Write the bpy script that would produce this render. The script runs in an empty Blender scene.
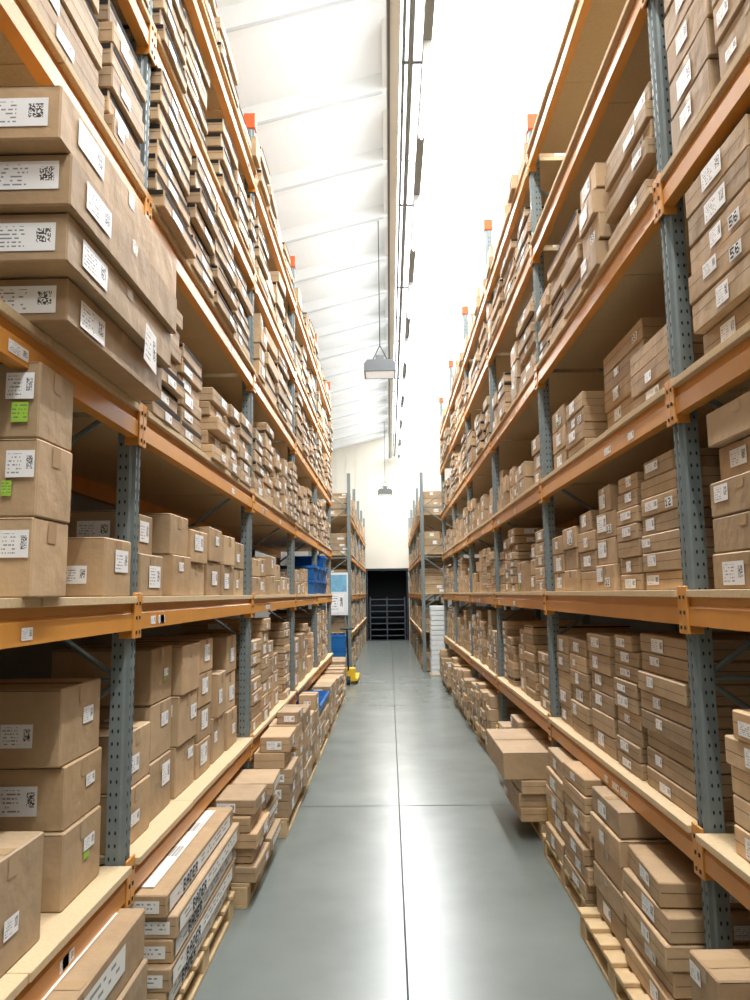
import bpy, math, random
from mathutils import Matrix, Vector
R=random.Random(11)
sc=bpy.context.scene
def srgb(r,g,b):
    f=lambda c:(c/255/12.92 if c/255<=.04045 else ((c/255+.055)/1.055)**2.4)
    return (f(r),f(g),f(b),1)
# ---------------------------------------------------------------- materials
def newmat(n):
    m=bpy.data.materials.new(n); m.use_nodes=True
    nt=m.node_tree; return m,nt,nt.nodes['Principled BSDF']
def simple(n,col,rough=.6,metal=0,noise=0,nscale=8,spec=.4,emis=None,bump=0):
    m,nt,b=newmat(n)
    b.inputs['Base Color'].default_value=col; b.inputs['Roughness'].default_value=rough
    b.inputs['Metallic'].default_value=metal; b.inputs['Specular IOR Level'].default_value=spec
    tc=nt.nodes.new('ShaderNodeTexCoord'); nz=nt.nodes.new('ShaderNodeTexNoise')
    nz.inputs['Scale'].default_value=nscale; nz.inputs['Detail'].default_value=5
    nt.links.new(tc.outputs['Object'],nz.inputs['Vector'])
    if noise:
        mx=nt.nodes.new('ShaderNodeMix'); mx.data_type='RGBA'
        mx.inputs[6].default_value=tuple(c*(1-noise) for c in col[:3])+(1,)
        mx.inputs[7].default_value=tuple(min(1,c*(1+noise)) for c in col[:3])+(1,)
        nt.links.new(nz.outputs['Fac'],mx.inputs[0]); nt.links.new(mx.outputs[2],b.inputs['Base Color'])
    if emis:
        b.inputs['Emission Color'].default_value=(1,1,1,1); b.inputs['Emission Strength'].default_value=emis
    return m
def cardboard():
    m,nt,b=newmat('cardboard'); N=nt.nodes; L=nt.links
    at=N.new('ShaderNodeAttribute'); at.attribute_name='tint'
    tc=N.new('ShaderNodeTexCoord')
    nz=N.new('ShaderNodeTexNoise'); nz.inputs['Scale'].default_value=5; nz.inputs['Detail'].default_value=8; nz.inputs['Roughness'].default_value=.65
    L.new(tc.outputs['Object'],nz.inputs['Vector'])
    mr=N.new('ShaderNodeMapRange'); mr.inputs[1].default_value=.3; mr.inputs[2].default_value=.7; mr.inputs[3].default_value=.84; mr.inputs[4].default_value=1.1
    L.new(nz.outputs['Fac'],mr.inputs[0])
    vm=N.new('ShaderNodeVectorMath'); vm.operation='SCALE'
    L.new(at.outputs['Color'],vm.inputs[0]); L.new(mr.outputs[0],vm.inputs['Scale']); L.new(vm.outputs[0],b.inputs['Base Color'])
    b.inputs['Roughness'].default_value=.58; b.inputs['Specular IOR Level'].default_value=.3
    n2=N.new('ShaderNodeTexNoise'); n2.inputs['Scale'].default_value=12; n2.inputs['Detail'].default_value=3
    L.new(tc.outputs['Object'],n2.inputs['Vector'])
    bp=N.new('ShaderNodeBump'); bp.inputs['Strength'].default_value=.35; bp.inputs['Distance'].default_value=.02
    L.new(n2.outputs['Fac'],bp.inputs['Height']); L.new(bp.outputs['Normal'],b.inputs['Normal'])
    return m
def labelmat(n,base,tl=6,tu=22,qr=True,ink=.06):
    m,nt,b=newmat(n); N=nt.nodes; L=nt.links
    b.inputs['Roughness'].default_value=.45
    uv=N.new('ShaderNodeUVMap'); uv.uv_map='UVMap'
    at=N.new('ShaderNodeAttribute'); at.attribute_name='tint'
    sp=N.new('ShaderNodeSeparateXYZ'); L.new(uv.outputs[0],sp.inputs[0])
    sa=N.new('ShaderNodeSeparateXYZ'); L.new(at.outputs['Vector'],sa.inputs[0])
    def M(op,a,c=None):
        x=N.new('ShaderNodeMath'); x.operation=op
        for i,v in enumerate((a,c)):
            if v is None: continue
            if isinstance(v,(int,float)): x.inputs[i].default_value=v
            else: L.new(v,x.inputs[i])
        return x.outputs[0]
    U,V=sp.outputs[0],sp.outputs[1]; r=M('MULTIPLY',sa.outputs[0],57.3)
    def inside(x,a,c): return M('MULTIPLY',M('GREATER_THAN',x,a),M('LESS_THAN',x,c))
    def wn(x,y):
        c=N.new('ShaderNodeCombineXYZ'); L.new(x,c.inputs[0]); L.new(y,c.inputs[1]); L.new(r,c.inputs[2])
        w=N.new('ShaderNodeTexWhiteNoise'); w.noise_dimensions='3D'; L.new(c.outputs[0],w.inputs['Vector']); return w.outputs['Value']
    v6=M('MULTIPLY',V,tl)
    line=M('LESS_THAN',M('FRACT',v6),.38)
    txt=M('MULTIPLY',line,M('GREATER_THAN',wn(M('FLOOR',M('MULTIPLY',U,tu)),M('FLOOR',v6)),.5))
    txt=M('MULTIPLY',M('MULTIPLY',txt,.75),M('MULTIPLY',inside(U,.06,.55 if qr else .94),inside(V,.12,.88)))
    q=txt
    if qr:
        q1=M('GREATER_THAN',wn(M('FLOOR',M('MULTIPLY',U,60)),M('FLOOR',M('MULTIPLY',V,24))),.45)
        q=M('MAXIMUM',txt,M('MULTIPLY',q1,M('MULTIPLY',inside(U,.72,.93),inside(V,.3,.8))))
    mx=N.new('ShaderNodeMix'); mx.data_type='RGBA'; mx.inputs[6].default_value=base; mx.inputs[7].default_value=(ink,ink,ink,1)
    L.new(q,mx.inputs[0]); L.new(mx.outputs[2],b.inputs['Base Color'])
    return m
CB=cardboard()
LW=labelmat('label_white',srgb(240,240,240),tl=7,tu=30)
LG=labelmat('label_green',srgb(160,205,70),tl=5,tu=14,qr=False,ink=.12)
LS=labelmat('label_strip',srgb(228,226,220),tl=3,tu=40,qr=False)
TAPE=simple('packing_tape',srgb(180,152,116),.25,spec=.6,noise=.05)
DARK=simple('dark_gap',srgb(34,26,22),.9)
INK=simple('ink',srgb(25,25,30),.6)
LP=simple('plain_paper',srgb(238,238,236),.5)
MATS=[CB,LW,LG,LS,TAPE,DARK,INK,LP]
ORANGE=simple('orange_steel',srgb(210,144,64),.4,noise=.12,nscale=6,spec=.5)
STEEL=simple('galvanised_steel',srgb(122,132,132),.5,.2,noise=.18,nscale=20)
HOLE=simple('hole_dark',srgb(34,38,40),.8)
CHIP=simple('chipboard',srgb(204,180,142),.75,noise=.2,nscale=90)
WOOD=simple('pallet_wood',srgb(200,172,130),.8,noise=.25,nscale=14)
CAP=simple('red_cap',srgb(226,88,40),.5)
YEL=simple('yellow_paint',srgb(226,184,40),.5)
BLUE=simple('blue_plastic',srgb(28,104,176),.4)
WHITE=simple('white_paint',srgb(228,230,230),.5,noise=.03)
BLK=simple('dark_metal',srgb(34,40,48),.6)
# ---------------------------------------------------------------- mesh builder
def empty(n):
    e=bpy.data.objects.new(n,None); sc.collection.objects.link(e); return e
CH=.005
class MB:
    def __init__(s,mats): s.v=[];s.f=[];s.m=[];s.t=[];s.u=[];s.mats=mats
    def idx(s,mat): 
        if mat not in s.mats: s.mats.append(mat)
        return s.mats.index(mat)
    def quad(s,M,pts,mat,t=(1,1,1),uv=True):
        b=len(s.v); s.v+=[M@Vector(p) for p in pts]; s.f.append(tuple(range(b,b+len(pts)))); s.m.append(s.idx(mat)); s.t.append(t)
        s.u.append([(0,0),(1,0),(1,1),(0,1)] if uv and len(pts)==4 else [(0,0)]*len(pts))
    def box(s,M,x0,x1,y0,y1,z0,z1,mat,t=(1,1,1),ch=0):
        b=len(s.v); mi=s.idx(mat)
        if ch<=0:
            s.v+=[M@Vector((x,y,z)) for x in(x0,x1) for y in(y0,y1) for z in(z0,z1)]
            fs=[(0,1,3,2),(4,6,7,5),(0,4,5,1),(2,3,7,6),(0,2,6,4),(1,5,7,3)]
        else:
            X=(x0,x1);Y=(y0,y1);Z=(z0,z1); sg=(1,-1); ids={}
            k=0
            for i in(0,1):
                for j in(0,1):
                    for l in(0,1):
                        for a in range(3):
                            p=[X[i],Y[j],Z[l]]
                            for c,ii in((0,i),(1,j),(2,l)):
                                if c!=a: p[c]+=sg[ii]*ch
                            ids[(i,j,l,a)]=k;k+=1; s.v.append(M@Vector(p))
            g=lambda i,j,l,a:ids[(i,j,l,a)]
            fs=[]
            fs.append((g(0,0,0,0),g(0,0,1,0),g(0,1,1,0),g(0,1,0,0)))
            fs.append((g(1,0,0,0),g(1,1,0,0),g(1,1,1,0),g(1,0,1,0)))
            fs.append((g(0,0,0,1),g(1,0,0,1),g(1,0,1,1),g(0,0,1,1)))
            fs.append((g(0,1,0,1),g(0,1,1,1),g(1,1,1,1),g(1,1,0,1)))
            fs.append((g(0,0,0,2),g(0,1,0,2),g(1,1,0,2),g(1,0,0,2)))
            fs.append((g(0,0,1,2),g(1,0,1,2),g(1,1,1,2),g(0,1,1,2)))
            def o(q,flip): return q[::-1] if flip else q
            for i in(0,1):
                for j in(0,1):
                    fs.append(o((g(i,j,0,0),g(i,j,0,1),g(i,j,1,1),g(i,j,1,0)),(i!=j)))
                for l in(0,1):
                    fs.append(o((g(i,0,l,0),g(i,1,l,0),g(i,1,l,2),g(i,0,l,2)),(i!=l)))
            for j in(0,1):
                for l in(0,1):
                    fs.append(o((g(0,j,l,1),g(0,j,l,2),g(1,j,l,2),g(1,j,l,1)),(j!=l)))
            for i in(0,1):
                for j in(0,1):
                    for l in(0,1):
                        fs.append(o((g(i,j,l,0),g(i,j,l,1),g(i,j,l,2)),(i+j+l)%2==0))
        for q in fs:
            s.f.append(tuple(b+a for a in q)); s.m.append(mi); s.t.append(t); s.u.append([(0,0)]*len(q))
    def prism(s,M,poly,y0,y1,mat):
        b=len(s.v);n=len(poly);mi=s.idx(mat)
        for y in(y0,y1):
            s.v+=[M@Vector((p[0],y,p[1])) for p in poly]
        fs=[tuple(range(n)),tuple(range(2*n-1,n-1,-1))]+[(i,n+i,n+(i+1)%n,(i+1)%n) for i in range(n)]
        for q in fs: s.f.append(tuple(b+a for a in q)); s.m.append(mi); s.t.append((1,1,1)); s.u.append([(0,0)]*len(q))
    def cyl(s,p0,p1,r,mat,n=12,r2=None):
        p0=Vector(p0);p1=Vector(p1);r2=r if r2 is None else r2
        d=(p1-p0).normalized(); a=d.orthogonal().normalized(); c=d.cross(a); b=len(s.v);mi=s.idx(mat)
        for p,rr in((p0,r),(p1,r2)):
            s.v+=[p+(a*math.cos(2*math.pi*i/n)+c*math.sin(2*math.pi*i/n))*rr for i in range(n)]
        for q in [tuple(range(n))[::-1],tuple(range(n,2*n))]+[(i,(i+1)%n,n+(i+1)%n,n+i) for i in range(n)]:
            s.f.append(tuple(b+k for k in q)); s.m.append(mi); s.t.append((1,1,1)); s.u.append([(0,0)]*len(q))
    def make(s,name,parent=None):
        if not s.v: return None
        me=bpy.data.meshes.new(name); me.from_pydata([tuple(v) for v in s.v],[],s.f)
        for m in s.mats: me.materials.append(m)
        me.polygons.foreach_set('material_index',s.m)
        uv=me.uv_layers.new(name='UVMap'); flat=[c for f in s.u for p in f for c in p]; uv.data.foreach_set('uv',flat)
        at=me.attributes.new('tint','FLOAT_COLOR','FACE'); at.data.foreach_set('color',[c for t in s.t for c in (t[0],t[1],t[2],1)])
        me.update()
        o=bpy.data.objects.new(name,me); sc.collection.objects.link(o)
        if parent: o.parent=parent
        return o
I=Matrix.Identity(4)
T=Matrix.Translation
def RZ(a): return Matrix.Rotation(a,4,'Z')
# ---------------------------------------------------------------- bitmap lettering
GL={'B':["1110","1001","1110","1001","1110"],'A':["0110","1001","1111","1001","1001"],'D':["1110","1001","1001","1001","1110"],
'E':["1111","1000","1110","1000","1111"],'R':["1110","1001","1110","1010","1001"],'3':["1110","0001","0110","0001","1110"],
'1':["0100","1100","0100","0100","1110"],'2':["1110","0001","0110","1000","1111"],'6':["0110","1000","1110","1001","0110"],'5':["1111","1000","1110","0001","1110"]}
def text(mb,M,face,txt,a,z,hgt):
    p=hgt/5
    for ch in txt:
        for r,row in enumerate(GL[ch]):
            for c,bit in enumerate(row):
                if bit=='1':
                    x0=a+c*p;z0=z+(4-r)*p
                    mb.quad(M,[face(x0,z0),face(x0+p,z0),face(x0+p,z0+p),face(x0,z0+p)],INK)
        a+=p*5
# ---------------------------------------------------------------- carton
def tint(k=1):
    v=R.uniform(.78,1.1)*k; w=R.uniform(-.03,.03)
    if R.random()<.12: v*=R.choice([.8,1.15])
    b=srgb(187,158,123)
    return (b[0]*v*(1+w),b[1]*v,b[2]*v*(1-w*1.5))
def carton(mb,M,d,w,h,lab='w',k=1,slit=False,seam=True,lside=.0,eside=None,num=None,endlab=True,size=None):
    """local: x outward (depth d), y width w, z 0..h"""
    t=tint(k); mb.box(M,-d/2,d/2,-w/2,w/2,0,h,CB,t,ch=min(CH,h*.1))
    e=.0018
    def FF(m): return (lambda a,z:(d/2+m*e,a,z))
    def FE1(m): return (lambda a,z:(a,-w/2-m*e,z))
    def FE2(m): return (lambda a,z:(-a,w/2+m*e,z))
    F,E1,E2=FF(1),FE1(1),FE2(1)
    def rect(f,a0,a1,z0,z1,mat,tt): mb.quad(M,[f(a0,z0),f(a1,z0),f(a1,z1),f(a0,z1)],mat,tt)
    g=CH*1.3
    if slit:
        s0=h*R.uniform(.66,.78)
        for f,L_ in((F,w),(E1,d),(E2,d)): rect(f,-L_/2+g,L_/2-g,s0,h-.003,DARK,t)
    if seam and h>.12:
        tw=.028
        mb.quad(M,[(-d/2+g,-tw,h+e),(d/2-g,-tw,h+e),(d/2-g,tw,h+e),(-d/2+g,tw,h+e)],TAPE,t)
        rect(F,-tw,tw,h-min(.07,h*.35),h-g,TAPE,t)
        for f in(E1,E2): rect(f,-d/2+g,d/2-g,h-.0065,h-.0045,DARK,t)
    elif seam:
        zz=h*R.uniform(.45,.6)
        for f,L_ in((F,w),(E1,d),(E2,d)): rect(f,-L_/2+g,L_/2-g,zz,zz+.002,DARK,t)
    rt=(R.random(),R.random(),R.random())
    if lab:
        lm={'w':LW,'g':LG,'s':LS}[lab]
        def put(f,L_,ls):
            lw=min(L_*.5,R.uniform(.075,.175)); lh=min(h*R.uniform(.45,.72),lw*R.uniform(.45,.8))
            if lm is LS: lw=L_*.8; lh=h*.5
            if size: lw,lh=min(size[0],L_*.9),min(size[1],h*.85)
            a0=-L_/2+(L_-lw)*ls; z0=(h-lh)*R.uniform(.3,.8)
            if slit: lh=min(lh,h*.5); z0=h*.1
            rect(f,a0,a0+lw,z0,z0+lh,lm,rt)
            if lm is LW and R.random()<.07 and z0-lh*.6>.01: rect(f,a0,a0+lw*.5,z0-lh*.6,z0-lh*.1,LG,rt)
        put(FF(2),w,lside)
        if endlab:
            es=lside if eside is None else eside
            put(FE1(2),d,es); put(FE2(2),d,1-es)
    if num:
        hh=min(.036,h*.4)
        for mk,L_ in((FF,w),(FE1,d),(FE2,d)):
            a=L_/2-.14; z=h*.2
            rect(mk(3),a-.01,a+.075,z-.006,z+hh+.006,LP,rt)
            text(mb,M,mk(4),num,a,z,hh)
def frame(side,xf,y,z,rot=0,d=0):
    return T((side*(xf+d/2),y,z))@RZ((0 if side<0 else math.pi)+rot)
STY={ 'flat':((.34,.5),(.07,.105),(.55,.85)), 'wide':((.42,.75),(.07,.115),(.6,.85)),'mid':((.28,.42),(.13,.19),(.5,.8)),'big':((.34,.5),(.22,.30),(.45,.65)) }
def column(mb,side,y,w,xo,d,h,n,z,lab='w',zig=0,slit=0,k=1,num=None,ls=None,jit=.008,top=.35):
    zc=z; ls=R.uniform(.1,.8) if ls is None else ls; drift=0
    odd=R.randint(0,n-1) if n>3 and R.random()<top else -1
    for i in range(n):
        zz=(1 if i%2 else -1)*zig; drift+=R.uniform(-1,1)*zig*.3
        dd=d+R.uniform(-.02,.02); rot=R.uniform(-.015,.015)+zz*.5; ww=w*.93-.015
        if i==n-1 and n>1 and R.random()<top: dd*=R.uniform(.6,.9); ww*=R.uniform(.7,.95); rot+=R.uniform(-.06,.06)
        elif i==odd: dd-=.05; ww*=.93
        if R.random()<.06: xo2=R.uniform(-.03,.05)
        else: xo2=0
        M=frame(side,xo+xo2+R.uniform(-jit,jit)+zz*.5+drift,y+w/2+R.uniform(-jit,jit),zc,rot,dd)
        carton(mb,M,dd,ww,h-.002,lab if R.random()<.88 else None,k,slit=R.random()<slit,lside=min(.95,max(.03,ls+R.uniform(-.12,.12))),num=num if R.random()<.22 else None)
        zc+=h+(.0015 if zig==0 else .004)
def backfill(mb,side,y,w,xf,d,z,hmax,k=1):
    bd=1.0-d-.1
    if bd>.15:
        hb=R.uniform(.2,.3); nb=max(1,int(hmax*R.uniform(.6,1)/hb))
        for i in range(nb):
            M=frame(side,xf+d+.08,y+w/2,z+i*hb,0,bd); carton(mb,M,bd,w*.92,hb-.002,None,k*.9,seam=False)
def fill(mb,side,y0,y1,z,hmax,style,xf,back=True,var=.3,slit=0,zig=0,k=1,gap=.04,jx=.03,hole=.12):
    y=y0+R.uniform(0,.03)
    while True:
        st=style if style!='mixed' else R.choice(['flat','mid','mid','big','flat'])
        if style=='wide' and R.random()<.22: st='mid'
        if style=='flat' and R.random()<.2: st='mid'
        ws,hs,ds=STY[st]
        w=R.uniform(*ws)
        if y+w>y1: 
            w=y1-y
            if w<.2: break
        d=R.uniform(*ds); h=R.uniform(*hs); H=hmax*R.uniform(1-var,1); n=max(1,int(H/h)); xo=xf+R.uniform(-jx,jx*.6)
        lab=R.choice(['w','w','w','w',None]) if st!='big' else R.choice(['w','w','w',None])
        num=R.choice(['33','12','56','35',None,None,None]) if st=='mid' else None
        column(mb,side,y,w,xo,d,h,n,z,lab,zig,slit if st!='mid' else 0,k,num)
        if back: backfill(mb,side,y,w,xf,d,z,hmax,k)
        y+=w+R.uniform(.005,gap)
        if R.random()<hole: y+=R.uniform(.08,.3)
def cols(mb,side,y0,z,xf,spec,back=.6,**kw):
    y=y0
    for sp in spec:
        w,h,n,d=sp[:4]; lab=sp[4] if len(sp)>4 else 'w'; dx=sp[5] if len(sp)>5 else 0
        kk=sp[6] if len(sp)>6 else 1
        if n>0:
            column(mb,side,y,w,xf+dx,d,h,n,z,lab,k=kk,**kw)
            if back: backfill(mb,side,y,w,xf,d+dx,z,back)
        y+=w+.012
def stack(mb,side,xf,y0,y1,z,d,hs,lab='w',k=1,jit=.01,**kw):
    zc=z
    for h in hs:
        M=frame(side,xf+R.uniform(-jit,jit),(y0+y1)/2+R.uniform(-jit,jit),zc,R.uniform(-1,1)*jit,d)
        carton(mb,M,d,y1-y0,h-.002,lab,k,**kw); zc+=h
    return zc
def pallet(side,xf,y0,y1,d=1.0):
    mb=MB([WOOD]); M=frame(side,xf,(y0+y1)/2,0,0,d); w=y1-y0
    n=7
    for i in range(n):
        c=-w/2+.05+(w-.1)*i/(n-1); mb.box(M,-d/2,d/2,c-.045,c+.045,.122,.144,WOOD,ch=.003)
    for c in(-d/2+.06,0,d/2-.06):
        mb.box(M,c-.05,c+.05,-w/2,w/2,.1,.122,WOOD,ch=.003); mb.box(M,c-.05,c+.05,-w/2,w/2,0,.022,WOOD,ch=.003)
        for q in(-w/2+.06,0,w/2-.06): mb.box(M,c-.05,c+.05,q-.06,q+.06,.022,.1,WOOD,ch=.003)
    mb.make('wooden_pallet')
# ---------------------------------------------------------------- racks
DECK=.03; BH=.11
def rack(side,X,posts,levels,tops,depth=1.05,caps=True,name='pallet_rack',holes=True,stick=True,over=.008):
    e=empty(name); up=MB([STEEL]); be=MB([ORANGE]); dk=MB([CHIP]); sg=side
    LX=lambda x:-x; PD=.078; PW=.034
    for pi,(py,tp) in enumerate(zip(posts,tops)):
        M=T((0,py,0))@RZ(0 if side<0 else math.pi)
        for fx in (X+.012,X+depth-.1):
            x1=LX(fx);x0=x1-PD
            poly=[(x0,-PW),(x0,PW),(x1-.026,PW),(x1-.016,PW-.006),(x1,PW-.006),(x1,.012),(x1-.012,.006),(x1-.012,-.006),(x1,-.012),(x1,-PW+.006),(x1-.016,-PW+.006),(x1-.026,-PW)]
            b=len(up.v); n=len(poly)
            for z in(0.01,tp): up.v+=[M@Vector((p[0],p[1],z)) for p in poly]
            for q in [tuple(range(n)),tuple(range(2*n-1,n-1,-1))]+[(i,n+i,n+(i+1)%n,(i+1)%n) for i in range(n)]:
                up.f.append(tuple(b+a for a in q)); up.m.append(0); up.t.append((1,1,1)); up.u.append([(0,0)]*len(q))
            up.box(M,x0-.02,x1+.015,-.055,.055,0,.01,STEEL)
            if holes and fx<X+.2:
                z=.15
                while z<tp-.06:
                    for c in(x1-.04,x1-.064):
                        for sy in(-1,1):
                            pts=[(c+.0045*math.cos(a),sy*(PW+.001),z+.009*math.sin(a)) for a in [i*math.pi/3 for i in range(6)]]
                            up.quad(M,pts if sy<0 else pts[::-1],HOLE)
                    for c in(-.02,.02):
                        pts=[(x1+.001,c+.005*math.cos(a),z+.011*math.sin(a)) for a in [i*math.pi/3 for i in range(6)]]
                        up.quad(M,pts,HOLE)
                    z+=.05
            if caps and fx<X+.2: up.box(M,x0-.01,x1+.01,-.045,.045,tp-.005,tp+.13,CAP,ch=.006)
        xa=LX(X+.06);xb=LX(X+depth-.14); z=.3; s=1
        while z+.6<tp:
            p0=M@Vector((xa,0,z if s>0 else z+.6)); p1=M@Vector((xb,0,z+.6 if s>0 else z)); up.cyl(p0,p1,.013,STEEL,6)
            if s>0: up.cyl(M@Vector((xa,0,z)),M@Vector((xb,0,z)),.013,STEEL,6)
            z+=.6; s=-s
    for bi in range(len(posts)-1):
        ya,yb=posts[bi]+PW+.001,posts[bi+1]-PW-.001
        for li,z in enumerate(levels):
            if z>min(tops[bi],tops[bi+1]): continue
            zt=z-DECK; zb=zt-BH
            for fx in(X,X+depth-.09):
                poly=[(fx,zb),(fx+.05,zb),(fx+.05,zt),(fx+.012,zt),(fx+.012,zt-.03),(fx,zt-.042)] if fx==X else [(fx,zb),(fx+.05,zb),(fx+.05,zt),(fx,zt)]
                be.prism(I,[(sg*p[0],p[1]) for p in poly],ya,yb,ORANGE)
                if fx==X:
                    for yc,dr in((ya,-1),(yb,1)):
                        a,b_=sorted((yc-.012*dr,yc+PW*dr)); q0,q1=sorted((sg*(X-.006),sg*(X+.004)))
                        be.box(I,q0,q1,a,b_,zb-.035,zt+.045,ORANGE,ch=.002)
                        q0,q1=sorted((sg*(X-.004),sg*(X+.06))); a,b_=sorted((yc,yc-.006*dr))
                        be.box(I,q0,q1,a,b_,zb-.035,zt+.02,ORANGE,ch=.002)
                        for k in range(3):
                            zz=zb-.01+k*.06; yy=yc+.016*dr
                            q0,q1=sorted((sg*(X-.009),sg*(X-.005)))
                            be.box(I,q0,q1,yy-.006,yy+.006,zz-.007,zz+.007,HOLE)
                    if stick:
                        for k in range(R.randint(0,3)):
                            yy=R.uniform(ya+.15,yb-.3); wl=R.choice([.07,.09,.12]); q=sg*(X-.0015)
                            pts=[(q,yy,zb+.015),(q,yy+wl,zb+.015),(q,yy+wl,zb+.052),(q,yy,zb+.052)]
                            be.quad(I,pts if sg<0 else [pts[1],pts[0],pts[3],pts[2]],LW,(R.random(),0,0))
            y=ya-.025; m=3; wd=(yb-ya+.05)/m
            ov=over+(.012 if li==0 else 0)
            for k in range(m):
                q0,q1=sorted((sg*(X - ov - R.choice([0,.004,.01])),sg*(X+depth-.03)))
                dk.box(I,q0,q1,(ya+.014 if k==0 else y+.002),(yb-.014 if k==m-1 else y+wd-.002),zt+.0005,z-.0005,CHIP,ch=.002); y+=wd
    up.make('uprights',e); be.make('beams',e); dk.make('decks',e)
    return e
XL,XR=1.07,1.18
LL=[.78,1.85,2.67,3.65,4.5,5.35]
RL=[.93,1.85,2.70,3.60,4.62,5.40]
PL=[.49+2.7*i for i in range(6)]
PR=[.36+2.7*i for i in range(7)]
rack(-1,XL,PL,LL,[5.75]*6)
rack(1,XR,PR,RL,[5.6,5.6,5.6,6.1,6.1,6.1,6.1])
FX_L,FX_R=.9,.76
PF=[18+2.75*i for i in range(5)]
FL=[.95,1.85,2.8,3.75]
rack(-1,FX_L,PF,FL,[4.75]*5,holes=False,caps=False,stick=False)
rack(1,FX_R,PF,FL,[4.75]*5,holes=False,caps=False,stick=False)
def NB(): return MB(list(MATS))
BN='cardboard_box_stack'
# ------------- left rack generic bays
for b in range(0,5):
    ya,yb=PL[b]+.065,PL[b+1]-.065
    for li in range(7):
        if b==1 and li in(0,1,2,3,4): continue
        mb=NB(); yy,yb_=ya,yb
        if b==0 and li<4: yb_=1.8
        if li==0:
            pallet(-1,.80,ya+.04,yb_-.04,.95)
            y_hi=yb_-.03
            if b in(2,3):
                # goods stood in front of the beam line, deeper row tucked under it
                y=ya+.03
                if b==3:
                    stack(mb,-1,.80,y,y+.62,.145,.75,[.1]*3,jit=.01); stack(mb,-1,.80,y+.64,y+1.26,.145,.75,[.1]*3,jit=.01); y+=1.3
                while y<y_hi-.3:
                    w=min(R.uniform(.4,.6),y_hi-y); h=R.choice([.09,.1,.12,.16]); n=int(R.uniform(.5,.76)/h)
                    column(mb,-1,y,w,.79+R.uniform(-.02,.01),.235,h,n,.145,'w',0,0,jit=.005,top=.2)
                    column(mb,-1,y,w,1.08,.6,.1,4,.145,'w')
                    y+=w+.01
            else:
                fill(mb,-1,ya+.03,y_hi,.145,.47,'flat' if b!=0 else 'mid',.82,var=.15,back=False,zig=.02,jx=.03,hole=0)
        else:
            z=LL[li-1]; cl=(LL[li]-z-DECK-BH-.04) if li<6 else .5
            st={1:'mixed',2:'mid',3:'flat',4:'wide',5:'wide',6:'wide'}[li]
            fr={1:.95,2:.66,3:.88,4:.97,5:.93,6:.75}[li]
            if li==2 and b==3: yb_=10.5
            if li==2 and b==4: yy=12.75
            fill(mb,-1,yy,yb_,z,cl*fr,st,XL+(.04 if li<3 else -.0),var=.35 if li!=4 else .2,slit=.75 if li>=4 else (.35 if li==3 else 0),zig=.018 if li>=3 else .004)
        mb.make(BN)
# ------------- left near custom
mb=NB(); zc=2.67
for i,(h,x0,y0,y1) in enumerate([(.14,.95,2.14,3.08),(.15,.92,2.04,3.08),(.16,.9,2.0,3.08),(.165,.9,1.94,3.1)]):
    zc=stack(mb,-1,x0,y0,y1,zc,.68,[h],size=(.2,.085),lside=.12,eside=.93,jit=.006)
mb.quad(I,[(-.892,2.66,2.72),(-.882,2.78,2.69),(-.885,2.78,2.84),(-.889,2.67,2.86)],LW,(.3,0,0))
fill(mb,-1,.6,1.85,2.67,.55,'flat',XL,back=False)
mb.make(BN)
mb=NB(); stack(mb,-1,1.03,2.16,2.40,1.85,.5,[.235,.235,.235],None,jit=.004) 
for i,zz in enumerate((1.85,2.085,2.32)):
    x0=-1.125+R.uniform(-.01,.01)
    mb.quad(I,[(x0,2.148,zz+.115),(x0+.085,2.148,zz+.115),(x0+.085,2.148,zz+.195),(x0,2.148,zz+.195)],LW,(R.random(),0,0))
    if i==2: mb.quad(I,[(x0+.02,2.148,zz+.045),(x0+.07,2.148,zz+.045),(x0+.07,2.148,zz+.105),(x0+.02,2.148,zz+.105)],LG,(R.random(),0,0))
    if i==1: mb.quad(I,[(x0-.01,2.148,zz+.06),(x0+.02,2.148,zz+.06),(x0+.02,2.148,zz+.105),(x0-.01,2.148,zz+.105)],LG,(R.random(),0,0))
mb.make(BN)
mb=NB(); stack(mb,-1,1.06,2.80,3.08,1.85,.42,[.225],'w',lside=.7,eside=.8); mb.make(BN)
mb=NB(); stack(mb,-1,1.15,2.68,3.04,.78,.6,[.26,.22,.27],'w',jit=.025,lside=.7,eside=.8)
stack(mb,-1,1.12,2.1,2.5,.78,.6,[.33],'w',lside=.5,eside=.8)
mb.make(BN)
pallet(-1,.96,1.9,3.08,.95)
mb=NB(); zc=stack(mb,-1,.96,1.92,3.1,.145,.8,[.15,.16,.185],'s',jit=.01)
mb.quad(I,[(-1.16,1.97,zc+.003),(-1.06,1.97,zc+.003),(-1.06,3.04,zc+.003),(-1.16,3.04,zc+.003)],LS)
mb.make(BN)
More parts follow.
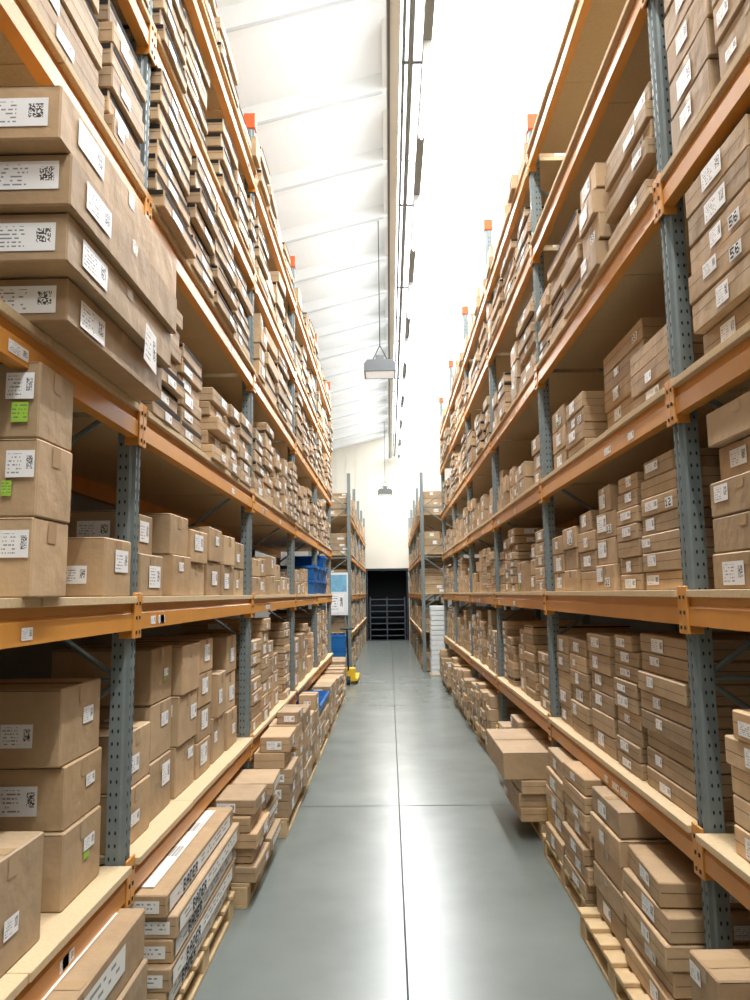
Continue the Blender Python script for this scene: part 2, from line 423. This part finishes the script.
# left bay 1
ya=PL[1]+.065
mb=NB(); cols(mb,-1,ya,.78,XL+.07,[(.42,.24,2,.5),(.40,.27,3,.5,'w',.03),(.42,.265,3,.45),(.36,.2,4,.5),(.4,.28,2,.5,'w'),(.38,.26,3,.55)],back=.75,jit=.015,top=.2); mb.make(BN)
mb=NB(); cols(mb,-1,ya,1.85,XL+.03,[(.38,.19,2,.4),(.10,0,0,0),(.36,.21,2,.45),(.40,.185,2,.45),(.4,.21,2,.5),(.38,.2,2,.4),(.35,.19,2,.4)],back=.45,jit=.012,top=.2); mb.make(BN)
mb=NB(); cols(mb,-1,ya,2.67,XL-.01,[(.5,.085,7,.8),(.45,.08,6,.8),(.16,0,0,0),(.45,.085,5,.8),(.42,.09,5,.8),(.45,.08,6,.8)],back=.5,jit=.012,zig=.015,slit=.4); mb.make(BN)
mb=NB(); cols(mb,-1,ya,3.65,XL-.02,[(.62,.085,8,.8),(.52,.09,7,.8),(.62,.08,8,.8),(.6,.085,7,.8)],back=.5,jit=.012,zig=.02,slit=.9); mb.make(BN)
pallet(-1,.92,3.3,4.6,.9); pallet(-1,.86,4.7,5.76,.9)
mb=NB(); zc=.145
for i in range(5):
    h=.094; ww=1.3; d=.75; M=frame(-1,.94+R.uniform(-.015,.015)-.02*(i%2),3.3+ww/2+R.uniform(-.03,.03),zc,R.uniform(-.012,.012),d)
    carton(mb,M,d,ww,h-.002,None,1,seam=True)
    mb.quad(M,[(d/2+.004,-ww/2+.03,.015),(d/2+.004,ww/2-.1,.015),(d/2+.004,ww/2-.1,.078),(d/2+.004,-ww/2+.03,.078)],LS,(R.random(),0,0))
    mb.quad(M,[(d/2+.005,-.44,.012),(d/2+.005,-.14,.012),(d/2+.005,-.14,.081),(d/2+.005,-.44,.081)],LP)
    text(mb,M,lambda a,z,d=d:(d/2+.007,a,z),'BADER',-.42,.02,.052)
    mb.quad(M,[(.05,-ww/2-.004,.02),(d/2-.03,-ww/2-.004,.02),(d/2-.03,-ww/2-.004,.07),(.05,-ww/2-.004,.07)],LS,(R.random(),0,0))
    zc+=h
mb.quad(I,[(-1.10,3.36,zc+.003),(-1.02,3.36,zc+.003),(-1.02,4.5,zc+.003),(-1.10,4.5,zc+.003)],LS)
cols(mb,-1,4.7,.145,.84,[(.52,.09,5,.8),(.5,.085,5,.8,'s')],back=0,jit=.02,zig=.02)
mb.make(BN)
# ------------- right rack
for b in range(0,6):
    ya,yb=PR[b]+.065,PR[b+1]-.065
    for li in range(7):
        if b<=1 and li in(5,6): continue
        mb=NB()
        if b==1 and li in(0,1,2,3): continue
        if li==0:
            ys=ya+1.55 if b==2 else ya
            w2=(yb-ya)/2
            pallet(1,1.1,ya+.05,ya+w2-.05,.95); pallet(1,1.1,ya+w2+.05,yb-.05,.95)
            fill(mb,1,ys+.04,yb-.04,.145,.6,'flat' if b in(3,) else 'mixed',1.08,var=.3,back=False,zig=.015,jx=.05,hole=0)
            if b==2:
                stack(mb,1,.95,ya+.05,ya+.85,.145,.85,[.1]*3,jit=.02)
                stack(mb,1,.84,ya+.04,ya+1.05,.448,.75,[.2],'w',jit=0)
                stack(mb,1,1.12,ya+1.1,ya+1.54,.145,.8,[.11]*5,jit=.02)
        else:
            z=RL[li-1]; cl=(RL[li]-z-DECK-BH-.04) if li<6 else .5
            st={1:'flat',2:'mixed',3:'mid',4:'wide',5:'wide',6:'mid'}[li]
            fr={1:.95,2:.92,3:.8,4:.9,5:.85,6:.8}[li]
            if b==0 and li in(1,2,3,4):
                sp={1:([(.45,.1,4,.7)]*4+[(.55,.1,5,.7,'w',0,1.5)],XR+.02),2:([(.45,.13,4,.7)]*4+[(.55,.13,5,.7)],XR+.02),3:([(.45,.12,5,.7)]*4+[(.55,.115,6,.7)],XR),4:([(.5,.14,5,.7)]*4+[(.42,.15,5,.7)],XR-.01)}[li]
                cols(mb,1,ya,z,sp[1],sp[0],back=.5,num='56' if li==3 else None); mb.make(BN); continue
            fill(mb,1,ya,yb,z,cl*fr,st,XR+.04 if li<4 else XR-.0,var=.38,slit=.5 if li in(4,5) else .05,zig=.018 if li>=4 else .004)
        mb.make(BN)
ya=PR[1]+.065
mb=NB(); cols(mb,1,ya,.93,XR+.04,[(.66,.088,8,.8),(.42,.075,9,.75),(.5,.11,6,.7),(.48,.1,6,.8),(.4,.12,5,.7)],back=.6,jit=.01,num=None,ls=.35); mb.make(BN)
mb=NB(); cols(mb,1,ya,1.85,XR+.04,[(.52,.085,7,.7),(.36,.082,7,.7),(.4,.145,4,.7),(.42,.12,4,.7),(.38,.14,3,.6),(.36,.13,3,.6)],back=.5,num='12'); mb.make(BN)
mb=NB(); cols(mb,1,ya+.05,2.70,XR+.05,[(.6,.11,3,.7,'w',.02),(.8,.115,5,.8,'w',.12),(.5,.1,4,.7),(.42,.15,3,.6)],back=.5,num='33'); mb.make(BN)
pallet(1,1.0,3.18,4.35,1.0); pallet(1,1.06,4.43,5.62,.95)
mb=NB(); cols(mb,1,3.16,.145,1.1,[(.62,.1,5,.8),(.56,.125,5,.8),(.58,.09,7,.85,'w',-.03),(.56,.12,5,.8,'w',-.02)],back=0,jit=.02,zig=.012); mb.make(BN)
# far racks
for side,X in((-1,FX_L),(1,FX_R)):
    for b in range(4):
        mb=NB()
        for li in range(5):
            z=0.02 if li==0 else FL[li-1]; cl=.75 if li<4 else .7
            fill(mb,side,PF[b]+.07,PF[b+1]-.07,z,cl*.9,'mixed',X+.03,back=False,var=.4)
        mb.make(BN)
# ------------- yellow post guards
for yy in(PR[2],PR[3]):
    mb=MB([YEL]); x=XR
    mb.box(I,x-.03,x-.018,yy-.08,yy+.08,0,.4,YEL,ch=.002)
    mb.box(I,x-.03,x+.1,yy-.08,yy-.068,0,.4,YEL,ch=.002); mb.box(I,x-.03,x+.1,yy+.068,yy+.08,0,.4,YEL,ch=.002)
    mb.make('post_guard')
# ------------- blue bins
def bin_(x0,x1,y0,y1,z,h,n):
    mb=MB([BLUE]); 
    for i in range(n):
        zb=z+i*(h+.005); t=.012; k=.03
        cx=[(x0+k,y0+k),(x1-k,y0+k),(x1-k,y1-k),(x0+k,y1-k)]; o=[(x0,y0),(x1,y0),(x1,y1),(x0,y1)]
        ins=lambda p:(p[0]+(t if p[0]<(x0+x1)/2 else -t),p[1]+(t if p[1]<(y0+y1)/2 else -t))
        for j in range(4):
            a,b=cx[j],cx[(j+1)%4]; c,d=o[(j+1)%4],o[j]
            mb.quad(I,[(*a,zb),(*b,zb),(*c,zb+h),(*d,zb+h)],BLUE)
            mb.quad(I,[(*ins(d),zb+h),(*ins(c),zb+h),(*ins(b),zb+.01),(*ins(a),zb+.01)],BLUE)
            mb.quad(I,[(*d,zb+h),(*c,zb+h),(*ins(c),zb+h),(*ins(d),zb+h)],BLUE)
        mb.quad(I,[(*p,zb) for p in cx[::-1]],BLUE); mb.quad(I,[(*ins(p),zb+.01) for p in cx],BLUE)
        mb.box(I,x0-.01,x1+.01,y0-.01,y0+.004,zb+h-.035,zb+h-.01,BLUE); mb.box(I,x1-.004,x1+.01,y0,y1,zb+h-.035,zb+h-.01,BLUE)
    mb.make('plastic_storage_bin')
bin_(-1.55,-1.04,10.58,11.16,1.85,.2,2); bin_(-1.55,-1.04,11.42,12.0,1.85,.2,2); bin_(-1.55,-1.04,12.08,12.66,1.85,.2,3)
y=PL[3]+.1; bin_(-1.35,-.80,y,y+.6,.447,.16,1); bin_(-1.35,-.80,y+.65,y+1.25,.447,.16,1)
# ------------- far clutter
mb=MB([WHITE])
for i in range(14): mb.box(T((R.uniform(-.01,.01),0,0)),.93,1.4,17.2,17.75,.02+i*.11,.02+i*.11+.1,WHITE,ch=.006)
mb.box(I,.9,1.42,17.15,17.8,0,.02,WOOD)
mb.make('white_carton_stack')
mb=MB([WHITE]); mb.box(I,-1.5,-.98,17.9,17.93,1.35,2.35,WHITE,ch=.003)
mb.quad(I,[(-1.47,17.897,1.9),(-1.01,17.897,1.9),(-1.01,17.897,2.3),(-1.47,17.897,2.3)],simple('poster_blue',srgb(120,175,205),.5,noise=.4,nscale=9))
mb.quad(I,[(-1.4,17.897,1.42),(-1.08,17.897,1.42),(-1.08,17.897,1.85),(-1.4,17.897,1.85)],LW)
mb.box(I,-1.45,-1.42,17.91,17.94,0,1.4,STEEL); mb.box(I,-1.06,-1.03,17.91,17.94,0,1.4,STEEL)
mb.make('notice_board')
bin_(-1.45,-1.0,17.2,17.7,0,.3,3)
mb=MB([YEL])
for x in(-.98,-.74): mb.box(I,x-.07,x+.07,15.8,16.9,.06,.12,YEL,ch=.01); mb.cyl((x-.03,16.8,.04),(x+.03,16.8,.04),.04,BLK)
mb.box(I,-1.0,-.72,15.66,15.85,.06,.34,YEL,ch=.02); mb.cyl((-.86,15.66,.3),(-.86,15.25,1.15),.02,BLK); mb.cyl((-1.0,15.25,1.15),(-.72,15.25,1.15),.018,BLK)
mb.cyl((-.9,15.65,.09),(-.82,15.65,.09),.09,BLK); mb.make('pallet_jack')
mb=NB(); 
for y in(14.25,14.8): stack(mb,-1,.82+R.uniform(0,.1),y,y+.45,0,.5,[.2]*R.randint(2,4),'w',jit=.02)
mb.make(BN)
# ---------------------------------------------------------------- shell
Y0,Y1=-2.5,30; W=2.6; ZR=8.35; SL=.25
def floor():
    m,nt,b=newmat('polished_concrete'); N=nt.nodes;L=nt.links
    tc=N.new('ShaderNodeTexCoord'); n=N.new('ShaderNodeTexNoise'); n.inputs['Scale'].default_value=1.3; n.inputs['Detail'].default_value=5; n.inputs['Roughness'].default_value=.55
    L.new(tc.outputs['Object'],n.inputs['Vector'])
    cr=N.new('ShaderNodeValToRGB'); cr.color_ramp.elements[0].position=.2; cr.color_ramp.elements[0].color=srgb(102,110,106); cr.color_ramp.elements[1].position=.8; cr.color_ramp.elements[1].color=srgb(126,133,129)
    L.new(n.outputs['Fac'],cr.inputs[0]); L.new(cr.outputs[0],b.inputs['Base Color'])
    b.inputs['Roughness'].default_value=.26; b.inputs['Specular IOR Level'].default_value=.5
    mb=MB([m]); mb.box(I,-W,W,Y0,Y1,-.1,0,m)
    j=simple('floor_joint',srgb(60,66,66),.8)
    mb.quad(I,[(.055,Y0,.001),(.065,Y0,.001),(.065,Y1,.001),(.055,Y1,.001)],j)
    for y in(.5,3.52,6.85,9.7,12.8,16,19,22,25,28): mb.quad(I,[(-W,y,.001),(W,y,.001),(W,y+.014,.001),(-W,y+.014,.001)],j)
    mb.make('floor')
floor()
WALL=simple('wall_paint',srgb(150,150,146),.8,noise=.05,nscale=2)
BW=simple('back_wall_paint',srgb(216,211,198),.7,noise=.04,nscale=2)
ze=ZR-SL*W
for s,n in((-1,'wall_left'),(1,'wall_right')):
    mb=MB([WALL]); a,b=sorted((s*W,s*(W+.15))); mb.box(I,a,b,Y0,Y1,0,ze,WALL); mb.make(n)
mb=MB([WALL]); mb.prism(I,[(-W,0),(W,0),(W,ze),(0,ZR),(-W,ze)],Y0-.15,Y0,WALL); mb.make('wall_front')
dx0,dx1,dz=-.86,.70,2.75
mb=MB([BW]); t0,t1=Y1,Y1+.15
mb.box(I,-W,dx0,t0,t1,0,dz,BW); mb.box(I,dx1,W,t0,t1,0,dz,BW)
mb.prism(I,[(-W,dz),(W,dz),(W,ze),(0,ZR),(-W,ze)],t0,t1,BW)
x=-W+.1
while x<W: mb.box(I,x,x+.04,t0-.012,t0,dz+.1,ze-.02,BW); x+=.4
mb.make('wall_back')
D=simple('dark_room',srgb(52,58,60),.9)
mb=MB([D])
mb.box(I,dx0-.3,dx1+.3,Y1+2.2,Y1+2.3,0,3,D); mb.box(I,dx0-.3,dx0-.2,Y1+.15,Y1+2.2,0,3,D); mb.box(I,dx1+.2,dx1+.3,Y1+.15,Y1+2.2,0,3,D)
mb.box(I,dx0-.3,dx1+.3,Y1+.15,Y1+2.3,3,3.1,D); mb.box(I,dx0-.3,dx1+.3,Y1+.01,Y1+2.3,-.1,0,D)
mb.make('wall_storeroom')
mb=MB([BLK]); 
mb.box(I,dx0-.07,dx0,Y1-.03,Y1-.001,0,dz,BLK); mb.box(I,dx1,dx1+.07,Y1-.03,Y1-.001,0,dz,BLK); mb.box(I,dx0-.07,dx1+.07,Y1-.03,Y1-.001,dz,dz+.08,BLK); mb.make('trim_1')
mb=MB([BLK]); CG=simple('cage_steel',srgb(90,98,108),.5,.3)
for x in(-.8,-.12,.6): mb.box(I,x,x+.04,Y1+.5,Y1+.54,0,1.7,CG); mb.box(I,x,x+.04,Y1+1.1,Y1+1.14,0,1.7,CG)
for k in range(7): mb.box(I,-.8,.64,Y1+.5,Y1+1.14,.15+k*.24,.18+k*.24,CG)
mb.make('metal_shelving')
# ceiling left: folded panels, short face toward the entrance
CE=simple('ceiling_panel',srgb(230,233,234),.7,noise=.03,nscale=1.5)
CS=simple('ceiling_seam',srgb(200,204,206),.6)
mb=MB([CE]); y=Y0; st=1.6
while y<Y1:
    y2=min(y+st,Y1)
    def p(x,yy,dz): return (x,yy,ZR+SL*x+dz)
    ys=[(y,0),(y+.10,-.17),(y+.24,-.2),(y+(y2-y)*.55,-.08),(y2,0)]
    for (a,da),(b_,db) in zip(ys[:-1],ys[1:]):
        mb.quad(I,[p(-W-.1,a,da),p(.06,a,da),p(.06,b_,db),p(-W-.1,b_,db)][::-1],CE)
    mb.prism(I,[(-W,ZR-SL*W-.2),(-W,ZR-SL*W-.17),(.0,ZR-.17),(.0,ZR-.2)],y+.10,y+.125,CS)
    y=y2
mb.box(I,.0,.06,Y0,Y1,ZR-.14,ZR+.1,CE)
mb.quad(I,[(-W-.2,Y0-.2,ZR-SL*(W+.2)+.25),(.06,Y0-.2,ZR+.25),(.06,Y1+.2,ZR+.25),(-W-.2,Y1+.2,ZR-SL*(W+.2)+.25)],CE)
sk0,sk1=.06,2.1
def rs(x,dz=0): return ZR-SL*x+dz
mb.quad(I,[(sk1,Y0-.1,rs(sk1)),(W+.2,Y0-.1,rs(W+.2)),(W+.2,Y1+.1,rs(W+.2)),(sk1,Y1+.1,rs(sk1))],CE)
mb.make('ceiling')
mb=MB([WHITE])
y=Y0
while y<=Y1+.01:
    mb.prism(I,[(sk0,rs(sk0,-.02)),(sk1,rs(sk1,-.02)),(sk1,rs(sk1,.02)),(sk0,rs(sk0,.02))],y-.006,y+.006,WHITE); y+=6.5
mb.make('window_1')
# cable tray, conduit, lamps
GAL=simple('tray_steel',srgb(214,218,220),.5,.1)
mb=MB([GAL]); ye=Y1-.15; yq=Y0+.15
for x in(.055,.175): mb.box(I,x-.008,x+.008,yq,ye,7.25,7.36,GAL)
mb.box(I,.063,.167,yq,ye,7.25,7.258,GAL)
for i,x in enumerate((.09,.12,.145)): mb.cyl((x,yq,7.272),(x,ye,7.272),.012,simple('cable_%d'%i,srgb(70,70,74),.6),8)
mb.cyl((.07,yq,7.236),(.07,ye,7.236),.013,simple('cable_under',srgb(90,94,98),.6),8)
y=Y0+1
while y<ye:
    for x in(.055,.175): mb.cyl((x,y,7.34),(x,y,7.98),.007,GAL,6)
    y+=2.9
mb.make('cable_tray')
PG=simple('pipe_grey',srgb(128,134,138),.5,.1)
mb=MB([PG]); mb.box(I,.41,.50,yq,ye,7.27,7.33,PG); mb.cyl((.30,yq,7.35),(.30,ye,7.35),.03,PG); mb.cyl((.225,yq,7.35),(.225,ye,7.35),.018,PG)
y=Y0+1
while y<ye: mb.cyl((.455,y,7.32),(.455,y,7.98),.006,PG,6); mb.box(I,.20,.46,y-.02,y+.02,7.33,7.345,PG); y+=2.9
mb.make('conduit_pipe')
def lamp(x,y,z,w=.52,power=60,top=8.1):
    e=empty('hanging_lamp'); mb=MB([BLK]); G=simple('lamp_housing',srgb(96,100,102),.5,.3)
    mb.prism(I,[(x-w/2,z),(x+w/2,z),(x+w/2,z+.12),(x+w*.4,z+.19),(x-w*.4,z+.19),(x-w/2,z+.12)],y-.24,y+.24,G)
    mb.box(I,x-.07,x+.07,y-.1,y+.1,z+.19,z+.31,G,ch=.01)
    for s in(-1,1): mb.cyl((x+s*w*.3,y,z+.18),(x,y,z+.5),.008,BLK,6)
    mb.cyl((x,y,z+.5),(x,y,top),.008,BLK,6); mb.make('housing',e)
    m2=MB([simple('lamp_glass',srgb(190,195,195),.4,emis=.5)]); m2.quad(I,[(x-w*.45,y-.2,z-.002),(x-w*.45,y+.2,z-.002),(x+w*.45,y+.2,z-.002),(x+w*.45,y-.2,z-.002)],m2.mats[0]); m2.make('diffuser',e)
    l=bpy.data.lights.new('bulb','AREA'); l.shape='RECTANGLE'; l.size=w*.9; l.size_y=.38; l.energy=power; l.color=(1,.99,.97)
    o=bpy.data.objects.new('bulb',l); sc.collection.objects.link(o); o.location=(x,y,z-.02); o.parent=e
lamp(-.1,12,5.42); lamp(-.1,27,5.4); lamp(-.1,-1.5,5.4)
# added battens along the conduit: made-up fluorescent tubes that light the aisle
e=empty('added_batten_light'); mb=MB([WHITE]); em=simple('added_tube_glow',(1,1,1,1),.4,emis=5)
y=Y0+.6
while y<Y1-2:
    mb.box(I,.415,.495,y,y+1.5,7.19,7.265,WHITE); mb.cyl((.455,y+.03,7.17),(.455,y+1.47,7.17),.014,em,8)
    l=bpy.data.lights.new('added_tube','AREA'); l.shape='RECTANGLE'; l.size=.1; l.size_y=1.5; l.energy=112; l.color=(1,.995,.98)
    o=bpy.data.objects.new('added_tube',l); sc.collection.objects.link(o); o.location=(.455,y+.75,7.15); o.parent=e
    l=bpy.data.lights.new('ceiling_fill','AREA'); l.shape='RECTANGLE'; l.size=.08; l.size_y=2.85; l.energy=25; l.color=(.97,.99,1)  # added fill without a fixture, brightens the left ceiling slope
    o=bpy.data.objects.new('ceiling_fill',l); sc.collection.objects.link(o); o.location=(.02,y+.75,7.2); o.rotation_euler=(0,math.radians(90+4),0); o.parent=e
    y+=2.9
mb.make('housing',e)
# world + portal
w=bpy.data.worlds.new('sky'); sc.world=w; w.use_nodes=True; bg=w.node_tree.nodes['Background']; bg.inputs[0].default_value=(.95,.985,1,1); bg.inputs[1].default_value=6.8
l=bpy.data.lights.new('skylight_portal','AREA'); l.shape='RECTANGLE'; l.size=2.1; l.size_y=Y1-Y0; l.cycles.is_portal=True
o=bpy.data.objects.new('skylight_portal',l); sc.collection.objects.link(o); o.location=(1.08,(Y0+Y1)/2,rs(1.08)+.06); o.rotation_euler=(0,math.atan(SL),0)
# camera
cam=bpy.data.cameras.new('camera'); cam.sensor_fit='VERTICAL'; cam.sensor_height=36; cam.lens=27; cam.clip_start=.05
co=bpy.data.objects.new('camera',cam); sc.collection.objects.link(co); sc.camera=co
co.matrix_world=T((0,0,1.85))@RZ(math.radians(1.0))@Matrix.Rotation(math.radians(90+7.1),4,'X')@RZ(-.012)
sc.view_settings.view_transform='Standard'; sc.view_settings.exposure=.04
